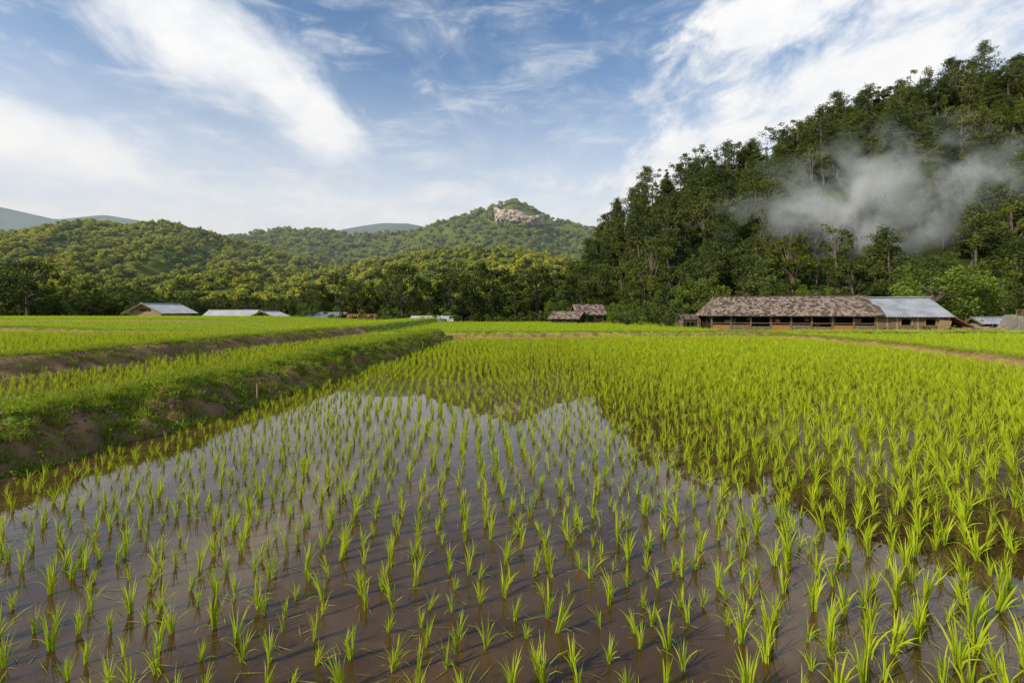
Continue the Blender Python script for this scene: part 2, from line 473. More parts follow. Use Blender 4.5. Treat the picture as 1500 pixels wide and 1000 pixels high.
a = np.stack(strip(3600, 3, 24, Lf, .12, 1.6, 61), 1); c = np.stack(strip(500, 6, 24, L2, .2, 1.2, 62), 1)
Q = np.concatenate([a, c]); k = fbm(Q[:, 0] * 1.2, Q[:, 1] * 1.2, 5, 3) + .12 * R.rand(len(Q)) > .50
P, g = on_ground(Q[k, 0], Q[k, 1]); scatter('bund_weeds', P, R.uniform(.3, .85, len(P)), wd, .3)
clods = []
M_clod = rough_mat('earth_clod', (.14, .078, .03), (.32, .18, .08), 12, .95, .8)
for i in range(3):
    bm = bmesh.new(); bmesh.ops.create_icosphere(bm, subdivisions=2, radius=.05)
    for v in bm.verts: v.co *= 1 + random.uniform(-.28, .28); v.co.z *= .6
    me = bpy.data.meshes.new('clod_%d' % i); bm.to_mesh(me); bm.free(); me.materials.append(M_clod); clods.append(me)
Q = np.concatenate([np.stack(strip(2600, 3, 26, Lf, -.12, .9, 63), 1), np.stack(strip(700, 6, 26, L2, -.2, .7, 64), 1)])
P, g = on_ground(Q[:, 0], Q[:, 1], -.01); scatter('earth_clods', P, R.rand(len(P)) ** 3 * .9 + .2, coll('clods', clods), .5)
rng = np.random.RandomState(9); n = 2800
C = np.stack([rng.uniform(-5, 10, n), 1.8 + rng.rand(n) ** 1.5 * 9, np.full(n, .004)], 1)
C = C[(C[:, 0] > Lf(C[:, 1]) + .1)]; n = len(C); th = rng.rand(n) * 2 * PI
d = np.stack([np.cos(th), np.sin(th), 0 * th], 1); e = np.stack([-np.sin(th), np.cos(th), 0 * th], 1); L_ = rng.uniform(.03, .09, n)[:, None]
V = np.stack([C - d * L_, C + e * .0028, C + d * L_, C - e * .0028], 1).reshape(-1, 3)
M_fall = leaf_mat('fallen_leaf', (.12, .12, .02), (.40, .38, .07), .2, .1)
link(bpy.data.objects.new('floating_leaf_litter', mesh_np('floating_leaf_litter', V, np.arange(4 * n).reshape(n, 4), [M_fall], {'tint': np.repeat(rng.rand(n), 4)})))

# ------------------------------------------------------------ hills
def crestfn(px, py, d, treeh):
    px = np.array(px, float); py = np.array(py, float)
    return (px - 750) / 708 * d, np.maximum(1.7 + (453 - py) / 708 * d - treeh, -2)

class Hill:
    def __init__(s, name, px, py, d, foot, treeh, amp, back, seed, power=1.0, mat=None, step=6):
        s.cx, s.cz = crestfn(px, py, d, treeh); s.d = d; s.foot = foot; s.amp = amp; s.seed = seed; s.power = power; s.back = back
        xs = np.arange(s.cx[0], s.cx[-1], step); ys = np.arange(foot, back, step)
        X, Y = np.meshgrid(xs, ys); Z = s.h(X, Y)
        nx, ny = len(xs), len(ys); ix = np.arange(nx * ny).reshape(ny, nx)
        F = np.stack([ix[:-1, :-1], ix[:-1, 1:], ix[1:, 1:], ix[1:, :-1]], -1).reshape(-1, 4)
        link(bpy.data.objects.new(name, mesh_np(name, np.stack([X, Y, Z], -1).reshape(-1, 3), F, [mat], smooth=True)))
    def h(s, x, y):
        t = (np.asarray(y, float) - s.foot) / (s.d - s.foot)
        c = np.interp(x, s.cx, s.cz)
        up = np.clip(t, 0, 1) ** s.power
        dn = 1 - np.clip((np.asarray(y) - s.d) / (s.back - s.d), 0, 1) ** 1.5 * 1.05
        sc = 7.0 / (s.d - s.foot)
        n = (fbm(np.asarray(x) * sc * .6, np.asarray(y) * sc * .25, s.seed, 4) - .5) * s.amp * 4 * np.clip(t, 0, 1) * np.clip(1 - t, 0, 1)
        return -2 + (c + 2) * np.where(t < 1, up, dn) + n
    def sample(s, spacing, seed, ymax=None):
        rng = np.random.RandomState(seed); ymax = ymax or (s.d + (s.back - s.d) * .2)
        lo = max(s.cx[0], -1.2 * s.d); w = s.cx[-1] - lo; n = int(w * (ymax - s.foot) / spacing ** 2)
        x = rng.uniform(lo, s.cx[-1], n); y = rng.uniform(s.foot, ymax, n)
        return np.stack([x, y, s.h(x, y)], 1)

def hillmat(name, a, b, sc):
    m, nt, out = newmat(name)
    col = ramp(nt, noise(nt, sc, 8, .7, geo_pos(nt)), [(.35, a), (.65, b)])
    p = nt.nodes.new('ShaderNodeBsdfPrincipled'); p.inputs['Roughness'].default_value = .95; p.inputs['Specular IOR Level'].default_value = .1
    nt.links.new(col, p.inputs['Base Color']); nt.links.new(p.outputs[0], out.inputs[0]); return m
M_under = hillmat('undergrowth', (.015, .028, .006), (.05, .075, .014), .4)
M_under_l = hillmat('slope_undergrowth', (.04, .07, .010), (.14, .17, .022), .05)
M_farhaze = hillmat('distant_hill_haze_tint', (.045, .080, .065), (.08, .12, .09), .02)  # bluish base colour paints distance haze onto the farthest ridge

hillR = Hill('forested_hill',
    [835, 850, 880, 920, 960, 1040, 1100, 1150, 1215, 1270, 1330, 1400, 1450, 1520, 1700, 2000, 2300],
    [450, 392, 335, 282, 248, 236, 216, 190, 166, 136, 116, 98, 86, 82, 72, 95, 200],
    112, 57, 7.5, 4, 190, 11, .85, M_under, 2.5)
hillA = Hill('mountain', [-700, -400, -200, 0, 50, 90, 130, 190, 230, 290, 330, 380, 430, 520, 600],
    [300, 330, 330, 338, 336, 321, 319, 329, 319, 334, 347, 358, 372, 402, 445], 300, 170, 3, 32, 480, 21, .95, M_under_l)
hillB = Hill('mountain', [150, 250, 330, 400, 470, 530, 600, 650, 700, 728, 750, 765, 790, 815, 850, 870, 950, 1100],
    [380, 360, 344, 332, 334, 341, 336, 319, 306, 297, 289, 292, 308, 319, 326, 331, 352, 400], 450, 270, 4, 44, 700, 33, 1.25, M_under_l)
hillD = Hill('mountain', [330, 430, 500, 560, 620, 680, 740, 800, 850, 900, 1000],
    [446, 406, 388, 376, 364, 360, 360, 368, 378, 385, 420], 260, 180, 3, 14, 330, 41, .9, M_under_l)
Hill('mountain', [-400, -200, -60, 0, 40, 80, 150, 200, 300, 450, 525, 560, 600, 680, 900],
    [320, 290, 296, 303, 312, 321, 314, 322, 345, 345, 331, 326, 327, 345, 400], 1000, 700, 0, 10, 1400, 51, 1, M_farhaze, 16)

pines = [pine('pine_tree_%d' % i, 8.5 + i * .6, 400 + i, 2.1) for i in range(3)]
broad = [broadleaf('broadleaf_tree_%d' % i, 7.5 + .4 * i, 2.6 + .2 * (i % 3), .22, 44, 52, .34, 500 + i) for i in range(5)]
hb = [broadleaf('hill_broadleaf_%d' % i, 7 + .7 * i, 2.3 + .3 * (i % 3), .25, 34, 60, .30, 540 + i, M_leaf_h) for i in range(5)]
em = [broadleaf('emergent_tree_%d' % i, 10, 2.4 + .5 * i, .55, 20, 46, .34, 560 + i, M_leaf_h) for i in range(3)]
c_hill = coll('hill_trees', pines + hb)
c_em = coll('emergent_trees', em + [pine('emergent_pine_%d' % i, 10.5, 440 + i, 2.0, .5) for i in range(2)])
c_broad = coll('valley_trees', broad)
c_canA = coll('canopy_trees', [canopy('canopy_tree_%d' % i, 600 + i, M_canA) for i in range(6)])
c_canB = coll('far_canopy_trees', [canopy('far_canopy_tree_%d' % i, 620 + i, M_canB) for i in range(6)])
P = hillR.sample(2.6, 71, 122); P = P[(P[:, 0] < 150) & (P[:, 2] > -2.5)]
P[:, 2] -= .8
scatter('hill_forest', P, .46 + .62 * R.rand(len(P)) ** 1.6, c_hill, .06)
rng = np.random.RandomState(79); x = rng.uniform(22, 125, 44); y = rng.uniform(104, 114, 44)
x2 = rng.uniform(22, 110, 60); y2_ = rng.uniform(64, 104, 60); x = np.concatenate([x, x2]); y = np.concatenate([y, y2_])
scatter('hill_forest', np.stack([x, y, hillR.h(x, y) - .6], 1), rng.uniform(.85, 1.2, len(x)), c_em, .06)
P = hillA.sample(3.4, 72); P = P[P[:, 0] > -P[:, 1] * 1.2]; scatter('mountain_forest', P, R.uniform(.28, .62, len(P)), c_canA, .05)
P = hillB.sample(4.6, 73)
k = ~((np.abs(P[:, 0] - 5) < 20) & (np.abs(P[:, 2] - 83) < 8) & (P[:, 1] < 450)); P = P[k]
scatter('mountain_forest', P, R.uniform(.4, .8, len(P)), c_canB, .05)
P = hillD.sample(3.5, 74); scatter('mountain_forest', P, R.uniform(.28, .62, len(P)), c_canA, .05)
rng = np.random.RandomState(75); n = 2400
y = rng.uniform(72, 190, n); x = rng.uniform(-1.25, .3, n) * y
z, _ = ground(x, y); scatter('valley_forest', np.stack([x, y, z - .5], 1), rng.uniform(.42, .72, n), c_broad, .05)

# rock cliff under the summit
nx, nz = 60, 30
u = np.linspace(0, 1, nx); v = np.linspace(0, 1, nz); U, Vv = np.meshgrid(u, v)
xc = -16 + 42 * U + (fbm(Vv * 3, U * 0, 3) - .5) * 8
zc = 74 + (18 - 9 * U) * Vv + (fbm(U * 4, U * 0 + 2, 4) - .5) * 9
hz_y = np.arange(300, 451, 2.0); hz_z = hillB.h(np.zeros_like(hz_y), hz_y); hz_z = np.maximum.accumulate(hz_z) + np.arange(len(hz_y)) * 1e-4
yc = np.interp(zc, hz_z, hz_y) - 3 - 9 * np.sin(PI * U) ** .6 * np.sin(PI * Vv) ** .5 + (fbm(U * 12, Vv * 4, 8, 5) - .5) * 17 + 3.5 * (np.abs(2 * U - 1) ** 3 + np.abs(2 * Vv - 1) ** 3)
ix = np.arange(nx * nz).reshape(nz, nx)
F = np.stack([ix[:-1, :-1], ix[:-1, 1:], ix[1:, 1:], ix[1:, :-1]], -1).reshape(-1, 4)
M_rock = rough_mat('cliff_rock', (.13, .11, .085), (.38, .31, .25), .16, .9, .6, (.60, .49, .41), (1, 1, .4))
link(bpy.data.objects.new('rock_cliff', mesh_np('rock_cliff', np.stack([xc, yc, zc], -1).reshape(-1, 3), F, [M_rock])))

# ------------------------------------------------------------ individual trees
big = [broadleaf('tall_tree_mesh_%d' % i, 9, 3.0, .2, 60, 75, .28, 700 + i) for i in range(4)]
lite = [broadleaf('light_tree_mesh_%d' % i, 6, 2.8, .12, 60, 80, .24, 750 + i, M_leaf_l) for i in range(2)]
shr = [broadleaf('shrub_mesh_%d' % i, 2.2, 1.3, .02, 22, 60, .16, 780 + i, M_leaf_l if i % 2 else M_leaf) for i in range(4)]
def tree(name, me, x, y, h, base=None, wide=1.0):
    o = bpy.data.objects.new(name, me)
    hz = max(v.co.z for v in me.vertices); s = h / hz
    if base is None: base = float(ground(np.array([x]), np.array([y]))[0][0])
    o.location = (x, y, base - .1); o.rotation_euler = (0, 0, random.random() * 6.3); o.scale = (s * wide, s * wide, s)
    return link(o)
for i, (x, y, h, w) in enumerate([(-27, 66, 6.9, 1), (-23.5, 68, 8.4, .95), (-20.5, 65, 7.0, 1), (-17.5, 68, 8.8, .9), (-14.5, 64, 9.6, .8), (-11.5, 67, 7.4, 1.05), (-8.5, 66, 8.2, 1), (-5.5, 66, 10.0, .9), (-2.5, 67, 9.0, 1), (.5, 66, 7.8, 1.1), (3.5, 68, 8.9, 1), (6.5, 66, 7.3, 1.1), (9.5, 67, 8.5, 1), (12, 66, 7.2, 1.1),
        (-31, 70, 5.4, 1.1), (-35, 72, 5.2, 1.1), (-40, 74, 5.4, 1.2), (-47, 72, 5.2, 1.2), (-54, 70, 6.6, 1.1), (-59, 74, 5.8, 1.2), (-66, 66, 10.2, 1.0), (-71, 67, 9.6, 1.0), (-76, 70, 10.4, 1), (-61.5, 70, 6.8, 1)]):
    tree('broadleaf_tree', big[i % 4], x, y, h, wide=w)
for i, (x, y, h, w) in enumerate([(-26, 62, 4.2, .9), (-51, 66, 5.5, .8), (-16, 61, 3.4, 1), (5.5, 61, 3.8, 1), (15, 60, 5.4, 1), (18.5, 58, 5.0, 1), (22, 57, 5.6, 1), (26, 58, 4.8, 1.1), (30, 55, 5.0, 1.1), (35, 56, 4.8, 1.2), (48, 52, 5.2, 1.1), (55, 54, 5.5, 1.2)]):
    tree('broadleaf_tree', (lite if i % 3 == 0 else big)[i % 2], x, y, h, wide=w)
tree('broad_crowned_tree', lite[0], 37.6, 43, 5.9, wide=1.35)
tree('broad_crowned_tree', lite[1], 41.6, 44, 5.3, wide=1.2)
for i in range(34):
    x = -22 + i * 1.15 + random.uniform(-.6, .6); tree('shrub', shr[i % 4], x, 57 + random.uniform(-.5, 3), random.uniform(1.5, 2.8), wide=1.1)
for i, (x, y, h) in enumerate([(12.2, 45, 2.6), (13.3, 42, 2.2), (11.2, 48, 2.4), (14.1, 46, 3.0), (15.5, 46, 3.2), (10.3, 44, 1.4), (29, 33.8, .7), (30, 33.6, .6), (26.5, 34.2, .6), (43, 40, 2.2), (45, 41, 2.6), (12.7, 40, 1.3), (10.9, 50, 2.4)]):
    tree('shrub', shr[(i + 1) % 4], x, y, h)

# ------------------------------------------------------------ buildings
M_thatch = rough_mat('weathered_shingles', (.07, .048, .036), (.20, .145, .11), 2, .9, .5, (.34, .25, .20), use_tint=True)
M_metal = rough_mat('corrugated_metal', (.20, .21, .23), (.32, .33, .36), 1.2, .5, .1, (.40, .41, .44), metal=.2)
M_white = rough_mat('pale_metal_roof', (.42, .41, .39), (.62, .61, .59), 1.0, .5, .1)
M_wood = rough_mat('old_wood', (.06, .038, .025), (.15, .10, .06), 4, .85, .4, (.23, .16, .10), (6, 6, .8))
M_orange = rough_mat('bamboo_panel', (.20, .085, .03), (.34, .16, .06), 5, .8, .3, stretch=(6, 6, 1))
M_dark = rough_mat('interior_shade_dark', (.012, .01, .008), (.03, .022, .016), 2, .9, .2)  # near-black colour stands in for the shade inside rooms and openings
M_conc = rough_mat('concrete', (.13, .12, .10), (.27, .25, .22), 3, .9, .3)
M_tan = rough_mat('woven_bamboo_wall', (.22, .14, .07), (.34, .23, .12), 8, .85, .3)

def box(name, par, c, s, mat, rot=(0, 0, 0)):
    bv = min(s) * .06
    me = bpy.data.meshes.new(name)
    bm = bmesh.new(); bmesh.ops.create_cube(bm, size=1)
    for v in bm.verts: v.co = (v.co.x * s[0], v.co.y * s[1], v.co.z * s[2])
    bmesh.ops.bevel(bm, geom=bm.edges[:], offset=bv, segments=1, affect='EDGES')
    bm.to_mesh(me); bm.free(); me.materials.append(mat)
    o = bpy.data.objects.new(name, me); o.location = c; o.rotation_euler = rot
    return link(o, par)

def shingles(name, par, p00, p10, p01, p11, rows, cols, mat, seed=0, th=.03):
    rng = np.random.RandomState(seed)
    p00, p10, p01, p11 = [np.array(p, float) for p in (p00, p10, p01, p11)]
    def S(u, v): return (p00 * (1 - u) + p10 * u) * (1 - v) + (p01 * (1 - u) + p11 * u) * v
    nrm = np.cross(p10 - p00, p01 - p00); nrm /= np.linalg.norm(nrm)
    if nrm[2] < 0: nrm = -nrm
    V = []; F = []; T = []
    b = [S(0, 0), S(1, 0), S(1, 1), S(0, 1)]
    V += [q - nrm * .05 for q in b] + [q - nrm * .01 for q in b]; T += [.3] * 8
    F += [[0, 1, 2, 3], [4, 5, 6, 7], [0, 1, 5, 4], [1, 2, 6, 5], [2, 3, 7, 6], [3, 0, 4, 7]]
    for r in range(rows):
        for c in range(cols):
            u0 = c / cols + rng.normal() * .15 / cols; u1 = (c + 1.05) / cols + rng.normal() * .15 / cols
            v0 = (r - .15 + rng.normal() * .16) / rows; v1 = (r + 1.25) / rows
            u0 = max(u0, -.01); u1 = min(u1, 1.01); v1 = min(v1, 1.01); v0 = max(v0, -.04)
            lift = th * (1 + rng.rand() * .9); bi = len(V)
            q = [S(u0, v0) + nrm * lift, S(u1, v0) + nrm * (lift + rng.normal() * .008), S(u1, v1) + nrm * .004, S(u0, v1) + nrm * .004]
            V += q + [q[0] - nrm * .02, q[1] - nrm * .02]; T += [rng.rand()] * 6
            F += [[bi, bi + 1, bi + 2, bi + 3], [bi + 4, bi + 5, bi + 1, bi]]
    o = bpy.data.objects.new(name, mesh_np(name, np.array(V), F, [mat], {'tint': T})); return link(o, par)

def corrugated(name, par, p00, p10, p01, p11, waves, mat, amp=.025):
    p00, p10, p01, p11 = [np.array(p, float) for p in (p00, p10, p01, p11)]
    nrm = np.cross(p10 - p00, p01 - p00); nrm /= np.linalg.norm(nrm)
    n = waves * 6 + 1; V = []
    for v in (0, .33, .66, 1):
        for i in range(n):
            u = i / (n - 1); q = (p00 * (1 - u) + p10 * u) * (1 - v) + (p01 * (1 - u) + p11 * u) * v
            V.append(q + nrm * amp * math.sin(u * waves * 2 * PI))
    F = [[r * n + i, r * n + i + 1, (r + 1) * n + i + 1, (r + 1) * n + i] for r in range(3) for i in range(n - 1)]
    o = bpy.data.objects.new(name, mesh_np(name, np.array(V), F, [mat], smooth=True)); return link(o, par)

H = empty('long_farmhouse', (14.9, 36.6, .02), math.radians(-11))
EZ, RZ = 1.25, 2.68
shingles('thatch_roof_front', H, (-.15, -.5, EZ - .05), (11.4, -.5, EZ - .05), (.9, 2.3, RZ), (11.6, 2.3, RZ + .06), 13, 62, M_thatch, 1)
shingles('thatch_roof_back', H, (-.15, 5, EZ), (11.4, 5, EZ), (.9, 2.3, RZ), (11.6, 2.3, RZ + .06), 8, 30, M_thatch, 2)
shingles('thatch_roof_hip', H, (-.15, -.5, EZ - .05), (-.15, 5, EZ - .05), (.9, 2.2, RZ), (.9, 2.4, RZ), 8, 20, M_thatch, 3)
for i in range(24):
    box('ridge_cap_%d' % i, H, (1.1 + i * .455, 2.3, RZ + .05 + random.uniform(-.02, .02)), (.5, .3, .05), M_thatch, (0, random.uniform(-.05, .05), random.uniform(-.1, .1)))
corrugated('metal_roof_front', H, (11.25, -.45, EZ - .1), (15.9, -.45, EZ - .1), (11.35, 2.4, RZ - .12), (15.9, 2.4, RZ - .12), 26, M_metal)
corrugated('metal_roof_back', H, (11.25, 5, EZ), (15.9, 5, EZ), (11.35, 2.4, RZ - .12), (15.9, 2.4, RZ - .12), 26, M_metal)
box('metal_ridge_cap', H, (13.6, 2.4, RZ - .08), (4.7, .35, .06), M_metal)
shingles('thatch_edge_strip', H, (11.0, -.58, EZ), (11.55, -.58, EZ), (11.2, .9, 2.02), (11.8, .9, 2.02), 8, 3, M_thatch, 8)
shingles('lean_to_roof', H, (17.1, -.4, .45), (17.1, 4.5, .45), (15.75, -.1, 1.35), (15.75, 4.2, 1.35), 6, 16, M_orange, 5)
verts = [(15.9, -.3, EZ - .12), (15.9, 4.9, EZ - .05), (15.9, 2.4, RZ - .15)]
me = mesh_np('gable_panel', np.array(verts), [[0, 1, 2]], [M_wood]); link(bpy.data.objects.new('gable_panel', me), H)
for i, xx in enumerate(np.linspace(.2, 11.2, 9)):
    box('front_post_%d' % i, H, (xx, 0, .62), (.11, .11, 1.25), M_wood)
    box('back_post_%d' % i, H, (xx, 4.6, .62), (.11, .11, 1.25), M_wood)
box('front_beam', H, (5.7, 0.02, 1.22), (11.4, .1, .1), M_wood)
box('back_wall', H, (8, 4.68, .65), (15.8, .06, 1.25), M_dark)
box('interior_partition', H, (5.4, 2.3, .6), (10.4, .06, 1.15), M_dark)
for i in range(8):
    x0 = .2 + i * 1.375
    hgt = .36 if i not in (2, 5) else .26
    box('railing_panel_%d' % i, H, (x0 + .69, -.02, .16 + hgt / 2), (1.24, .04, hgt), M_orange if i % 3 == 0 else M_wood)
    box('top_rail_%d' % i, H, (x0 + .69, -.06, .66), (1.3, .05, .05), M_wood)
for i in range(14):
    box('hanging_item_%d' % i, H, (random.uniform(.6, 10.6), random.uniform(.3, 1.5), random.uniform(.45, .95)), (random.uniform(.15, .5), .1, random.uniform(.15, .4)), random.choice([M_orange, M_wood, M_tan, M_conc]))
box('floor_sill', H, (5.7, -.02, .07), (11.3, .16, .14), M_conc)
box('floor_slab', H, (8, 2.35, .03), (15.9, 4.5, .06), M_conc)
xw = 11.3
for i in range(36):
    px0 = xw + i * .127
    if 1.5 < px0 - xw < 2.15 or 3.0 < px0 - xw < 3.65:
        box('wall_plank_%d' % i, H, (px0, 0, .28), (.12, .04, .5), M_wood)
        box('wall_plank_top_%d' % i, H, (px0, 0, 1.1), (.12, .04, .22), M_wood)
    else:
        box('wall_plank_%d' % i, H, (px0, random.uniform(-.01, .01), .62), (.12, .04, 1.2), M_wood if i % 5 else M_tan)
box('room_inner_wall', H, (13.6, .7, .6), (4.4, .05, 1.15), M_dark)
box('plinth', H, (13.6, -.06, .12), (4.7, .12, .24), M_conc)
for k, cx in enumerate((13.13, 14.63)):
    box('window_sill_%d' % k, H, (cx, -.04, .54), (.75, .1, .04), M_tan)
    box('window_frame_%d' % k, H, (cx - .36, -.035, .77), (.05, .06, .42), M_tan)
    box('window_frame_right_%d' % k, H, (cx + .36, -.035, .77), (.05, .06, .42), M_tan)
box('end_wall', H, (15.86, 2.3, .6), (.05, 4.6, 1.2), M_wood)
box('leaning_board', H, (15.3, -.25, .45), (.7, .05, .95), M_tan, (.25, .1, 0))

def hut(name, x, y, w, dep, base, eave, ridge, roofm, rz, wallm, over=.35, rows=9, shing=False):
    E = empty(name, (x, y, base), rz); e = eave - base; r = ridge - base
    fn = (lambda nm, a, b, c, d, s: shingles(nm, E, a, b, c, d, rows, int(w * 5), roofm, s)) if shing else (lambda nm, a, b, c, d, s: corrugated(nm, E, a, b, c, d, int(w * 4), roofm))
    fn('roof_front', (-w / 2, -dep / 2, e), (w / 2, -dep / 2, e), (-w / 2, 0, r), (w / 2, 0, r), 1)
    fn('roof_back', (-w / 2, dep / 2, e), (w / 2, dep / 2, e), (-w / 2, 0, r), (w / 2, 0, r), 2)
    sl = (r - e) / (dep / 2)
    hw, hd = w / 2 - over, dep / 2 - over; ez = e + over * sl - .06
    V = []
    for sx in (-1, 1):
        V += [(sx * hw, -hd, 0), (sx * hw, hd, 0), (sx * hw, hd, ez), (sx * hw, 0, r - .08), (sx * hw, -hd, ez)]
    F = [[0, 1, 2, 3, 4], [5, 6, 7, 8, 9], [0, 5, 9, 4], [1, 6, 7, 2]]
    link(bpy.data.objects.new('walls', mesh_np('walls', np.array(V), F, [wallm])), E)
    box('ridge_cap', E, (0, 0, r + .03), (w, .25, .05), roofm)
    for k, sx in enumerate((-1, 1)):
        for q, sy in enumerate((-1, 1)):
            ln = math.hypot(dep / 2, r - e)
            box('barge_board_%d%d' % (k, q), E, (sx * (w / 2 - .03), sy * dep / 4, (e + r) / 2 - .05), (.06, ln, .12), M_wood, (-sy * math.atan2(r - e, dep / 2), 0, 0))
    for k in range(3):
        box('window_%d' % k, E, (-hw + (k + .5) * 2 * hw / 3, -hd - .03, ez * .55), (.5, .06, min(.7, ez * .4)), M_dark)
    box('gable_vent', E, (-hw - .02, 0, ez + (r - ez) * .2), (.05, 1.4, .3), M_dark)
    return E
hut('bamboo_hut', -44.2, 61, 6.0, 5.4, -1.2, 1.2, 2.45, M_white, math.radians(84), M_tan, over=.6)
hut('metal_roofed_house', -35.6, 62, 6.2, 3.6, -1.4, .85, 1.6, M_white, math.radians(6), M_tan)
hut('metal_roofed_house', -30.5, 61, 3.4, 3.6, -1.4, .8, 1.5, M_white, math.radians(80), M_tan)
hut('metal_roofed_house', -23.4, 62, 4.8, 3.6, -1.4, .65, 1.3, M_metal, math.radians(-5), M_wood)
hut('bamboo_hut', -18.9, 61, 3.6, 3.2, -1.4, .45, 1.1, M_orange, math.radians(12), M_tan)
hut('metal_roofed_house', -9.4, 57.5, 5.2, 3.0, -1.4, .3, .9, M_white, math.radians(3), M_wood)
hut('thatched_hut', 8.3, 53, 3.4, 3.6, -.1, 1.1, 2.25, M_thatch, math.radians(4), M_wood, shing=True)
hut('thatched_hut', 6.0, 51.5, 3.6, 2.8, -.1, .7, 1.5, M_thatch, math.radians(-30), M_dark, shing=True)
hut('garden_shed', 14.3, 39.5, 1.3, 1.6, 0, .9, 1.3, M_thatch, 0, M_wood, over=.15, shing=True)
hut('metal_roofed_shed', 38.5, 39, 2.6, 2.2, 0, .55, 1.05, M_metal, math.radians(-8), M_conc)
L = empty('lumber_pile', (31.8, 33.6, 0))
for i in range(34):
    box('plank_%d' % i, L, (random.uniform(-1.0, 1.4), random.uniform(-.6, .6), .05 + random.random() * .35 + .0), (random.uniform(1.0, 2.0), .1, .06), random.choice([M_tan, M_tan, M_wood, M_conc]), (0, random.uniform(-.25, .25), random.uniform(-.5, .5)))
C = empty('concrete_stair', (35.2, 34.0, 0))
for i in range(6):
    box('step_%d' % i, C, (-.9 + i * .16, 0, (i + 1) * .11), (.16, .8, (i + 1) * .22), M_conc)
box('landing_wall', C, (.75, .2, .62), (1.5, 1.2, 1.25), M_conc)
for i in range(5):
    box('rail_post_%d' % i, C, (-.1 + i * .4, -.38, 1.45), (.06, .06, .42), M_wood)
box('hand_rail', C, (.75, -.38, 1.68), (1.9, .06, .05), M_wood)
for (x, y) in ((-4.55, 8.6), (-3.7, 20.0)):
    V, F = tube([[0, 0, -.1], [.015, .01, .15], [.0, .03, .36]], [.02, .018, .014], 7)
    o = bpy.data.objects.new('wooden_stake', mesh_np('wooden_stake', V, F, [M_tan])); o.location = (x, y, 0.02); link(o)

# ------------------------------------------------------------ smoke and valley haze
bm = bmesh.new(); bmesh.ops.create_icosphere(bm, subdivisions=3, radius=1)
me = bpy.data.meshes.new('smoke'); bm.to_mesh(me); bm.free()
sm = bpy.data.objects.new('smoke', me); sm.location = (51.5, 69, 18.0); sm.scale = (24, 6, 11); sm.rotation_euler = (0, math.radians(-12), math.radians(-8)); link(sm)
m, nt, out = newmat('smoke_volume')
tc = nt.nodes.new('ShaderNodeTexCoord').outputs['Object']
ln = nt.nodes.new('ShaderNodeVectorMath'); ln.operation = 'LENGTH'; nt.links.new(tc, ln.inputs[0])
fall = mth(nt, 'SUBTRACT', 1, ln.outputs['Value'], clamp=True)
n1 = noise(nt, .15, 6, .62, geo_pos(nt), .6)
d = mth(nt, 'MULTIPLY', mth(nt, 'SUBTRACT', mth(nt, 'ADD', n1, mth(nt, 'MULTIPLY', fall, .20)), .52, clamp=True), .55)
d = mth(nt, 'MULTIPLY', d, mth(nt, 'MULTIPLY', fall, 2.5, clamp=True))
vs = nt.nodes.new('ShaderNodeVolumeScatter'); vs.inputs['Color'].default_value = (.82, .91, 1, 1); vs.inputs['Anisotropy'].default_value = -.55
nt.links.new(d, vs.inputs['Density']); nt.links.new(vs.outputs[0], out.inputs['Volume'])
me.materials.append(m)
me = bpy.data.meshes.new('valley_haze'); bm = bmesh.new(); bmesh.ops.create_cube(bm, size=1); bm.to_mesh(me); bm.free()
hz = bpy.data.objects.new('valley_haze', me); hz.location = (-150, 800, 90); hz.scale = (2400, 1240, 190); link(hz)
m, nt, out = newmat('haze_volume')
vs = nt.nodes.new('ShaderNodeVolumeScatter'); vs.inputs['Color'].default_value = (.78, .90, 1, 1); vs.inputs['Density'].default_value = .0006; vs.inputs['Anisotropy'].default_value = 0
nt.links.new(vs.outputs[0], out.inputs['Volume']); me.materials.append(m)

# ------------------------------------------------------------ sun, sky
AZ, EL = math.radians(-122), math.radians(30)
tos = Vector((math.sin(AZ) * math.cos(EL), math.cos(AZ) * math.cos(EL), math.sin(EL)))
sl = bpy.data.lights.new('sun', 'SUN'); sl.energy = 4.6; sl.angle = math.radians(.6); sl.color = (1, .90, .70)
so = bpy.data.objects.new('sun', sl); so.rotation_euler = tos.to_track_quat('Z', 'Y').to_euler(); link(so)

w = bpy.data.worlds.new('World'); scene.world = w; w.use_nodes = True
nt = w.node_tree; nt.nodes.clear()
out = nt.nodes.new('ShaderNodeOutputWorld'); bg = nt.nodes.new('ShaderNodeBackground'); bg.inputs[1].default_value = .13
sky = nt.nodes.new('ShaderNodeTexSky'); sky.sky_type = 'NISHITA'; sky.sun_disc = False
sky.sun_elevation = EL; sky.sun_rotation = AZ; sky.air_density = 1.0; sky.dust_density = 1.2; sky.ozone_density = 1.5
dr = nt.nodes.new('ShaderNodeTexCoord').outputs['Generated']
sep = nt.nodes.new('ShaderNodeSeparateXYZ'); nt.links.new(dr, sep.inputs[0])
dx, dy, dzz = sep.outputs
az = mth(nt, 'MULTIPLY', mth(nt, 'ARCTAN2', dx, dy), 180 / PI)
el = mth(nt, 'MULTIPLY', mth(nt, 'ARCSINE', dzz), 180 / PI)
def cloudvec(sx, sy, rot):
    cb = nt.nodes.new('ShaderNodeCombineXYZ')
    c, s = math.cos(rot), math.sin(rot)
    a = mth(nt, 'ADD', mth(nt, 'MULTIPLY', az, c * sx), mth(nt, 'MULTIPLY', el, s * sx))
    b_ = mth(nt, 'ADD', mth(nt, 'MULTIPLY', az, -s * sy), mth(nt, 'MULTIPLY', el, c * sy))
    nt.links.new(a, cb.inputs[0]); nt.links.new(b_, cb.inputs[1]); return cb.outputs[0]
nL = noise(nt, 1, 9, .60, cloudvec(.08, .15, math.radians(-24)), .35)
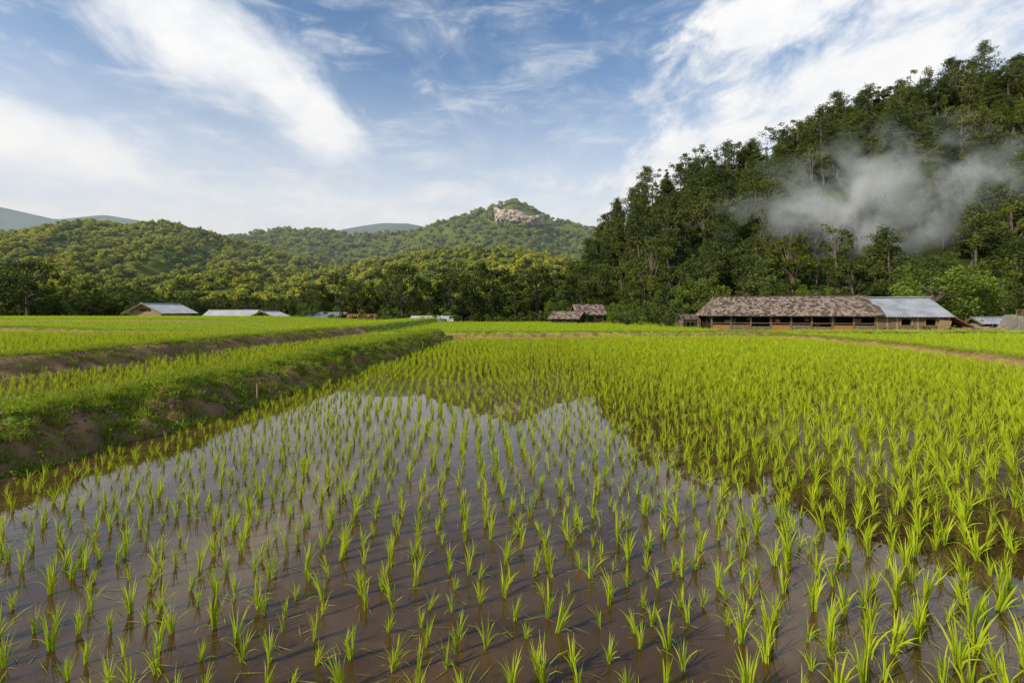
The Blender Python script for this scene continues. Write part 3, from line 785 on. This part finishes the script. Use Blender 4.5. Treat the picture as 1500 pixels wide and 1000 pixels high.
nR = noise(nt, 1, 9, .64, cloudvec(.16, .26, math.radians(16)), .3)
nT = noise(nt, 1, 8, .62, cloudvec(.08, .30, 0), .5)
def ell(a0, e0, A_, B_, rot):
    c, s = math.cos(math.radians(rot)), math.sin(math.radians(rot))
    u = mth(nt, 'SUBTRACT', az, a0); v = mth(nt, 'SUBTRACT', el, e0)
    p_ = mth(nt, 'MULTIPLY', mth(nt, 'ADD', mth(nt, 'MULTIPLY', u, c), mth(nt, 'MULTIPLY', v, s)), 1 / A_)
    q_ = mth(nt, 'MULTIPLY', mth(nt, 'ADD', mth(nt, 'MULTIPLY', u, -s), mth(nt, 'MULTIPLY', v, c)), 1 / B_)
    r2 = mth(nt, 'ADD', mth(nt, 'MULTIPLY', p_, p_), mth(nt, 'MULTIPLY', q_, q_))
    return mth(nt, 'SUBTRACT', 1, mth(nt, 'POWER', r2, .6), clamp=True)
def smooth(v, a, b):
    mr = nt.nodes.new('ShaderNodeMapRange'); mr.interpolation_type = 'SMOOTHSTEP'
    mr.inputs[1].default_value = a; mr.inputs[2].default_value = b; nt.links.new(v, mr.inputs[0]); return mr.outputs[0]
mx = lambda a, b: mth(nt, 'MAXIMUM', a, b)
EL1 = mx(mx(ell(-33, 25.5, 19, 7.0, -24), ell(-47, 14.5, 19, 3.8, -10)), ell(-24, 20.5, 11, 5, -28))
ER1 = mx(mx(ell(35, 21.5, 25, 7, 14), ell(29, 28.5, 17, 6.5, 18)), ell(45, 27, 16, 6, 10))
ER1 = mx(ER1, ell(20, 15, 14, 8, 25))
cL = smooth(mth(nt, 'ADD', mth(nt, 'MULTIPLY', EL1, .64), nL), .55, 1.04)
cR = smooth(mth(nt, 'ADD', mth(nt, 'MULTIPLY', ER1, .56), nR), .54, .94)
low = smooth(el, 20, 2)
cT = mth(nt, 'MULTIPLY', smooth(mth(nt, 'ADD', nT, mth(nt, 'MULTIPLY', low, .25)), .46, .85), .8)
gen = mth(nt, 'MULTIPLY', smooth(nL, .45, .8), .25)
hzn = mth(nt, 'MULTIPLY', smooth(el, 28, 5), .86)
inv = lambda a: mth(nt, 'SUBTRACT', 1, a)
cl = inv(mth(nt, 'MULTIPLY', inv(mx(cL, cR)), mth(nt, 'MULTIPLY', inv(mx(cT, gen)), inv(hzn))))
cl = mth(nt, 'MULTIPLY', cl, .97)
shade = ramp(nt, nR, [(.35, (6.8, 7.1, 7.5)), (.65, (8.1, 8.05, 7.9))])
blue = mixc(nt, 1.0, sky.outputs[0], (.84, 1.08, 1.26), 'MULTIPLY')
fin = mixc(nt, cl, blue, shade)
nt.links.new(fin, bg.inputs[0]); nt.links.new(bg.outputs[0], out.inputs[0])

# ------------------------------------------------------------ camera
cam = bpy.data.cameras.new('camera'); cam.sensor_width = 36; cam.lens = 17.0
cam.shift_y = -47 / 1500; cam.clip_end = 8000; cam.clip_start = .05
co = bpy.data.objects.new('camera', cam); co.location = (0, 0, 1.7); co.rotation_euler = (PI / 2, 0, 0); link(co)
scene.camera = co
scene.view_settings.view_transform = 'Standard'; scene.view_settings.look = 'None'; scene.view_settings.exposure = 0
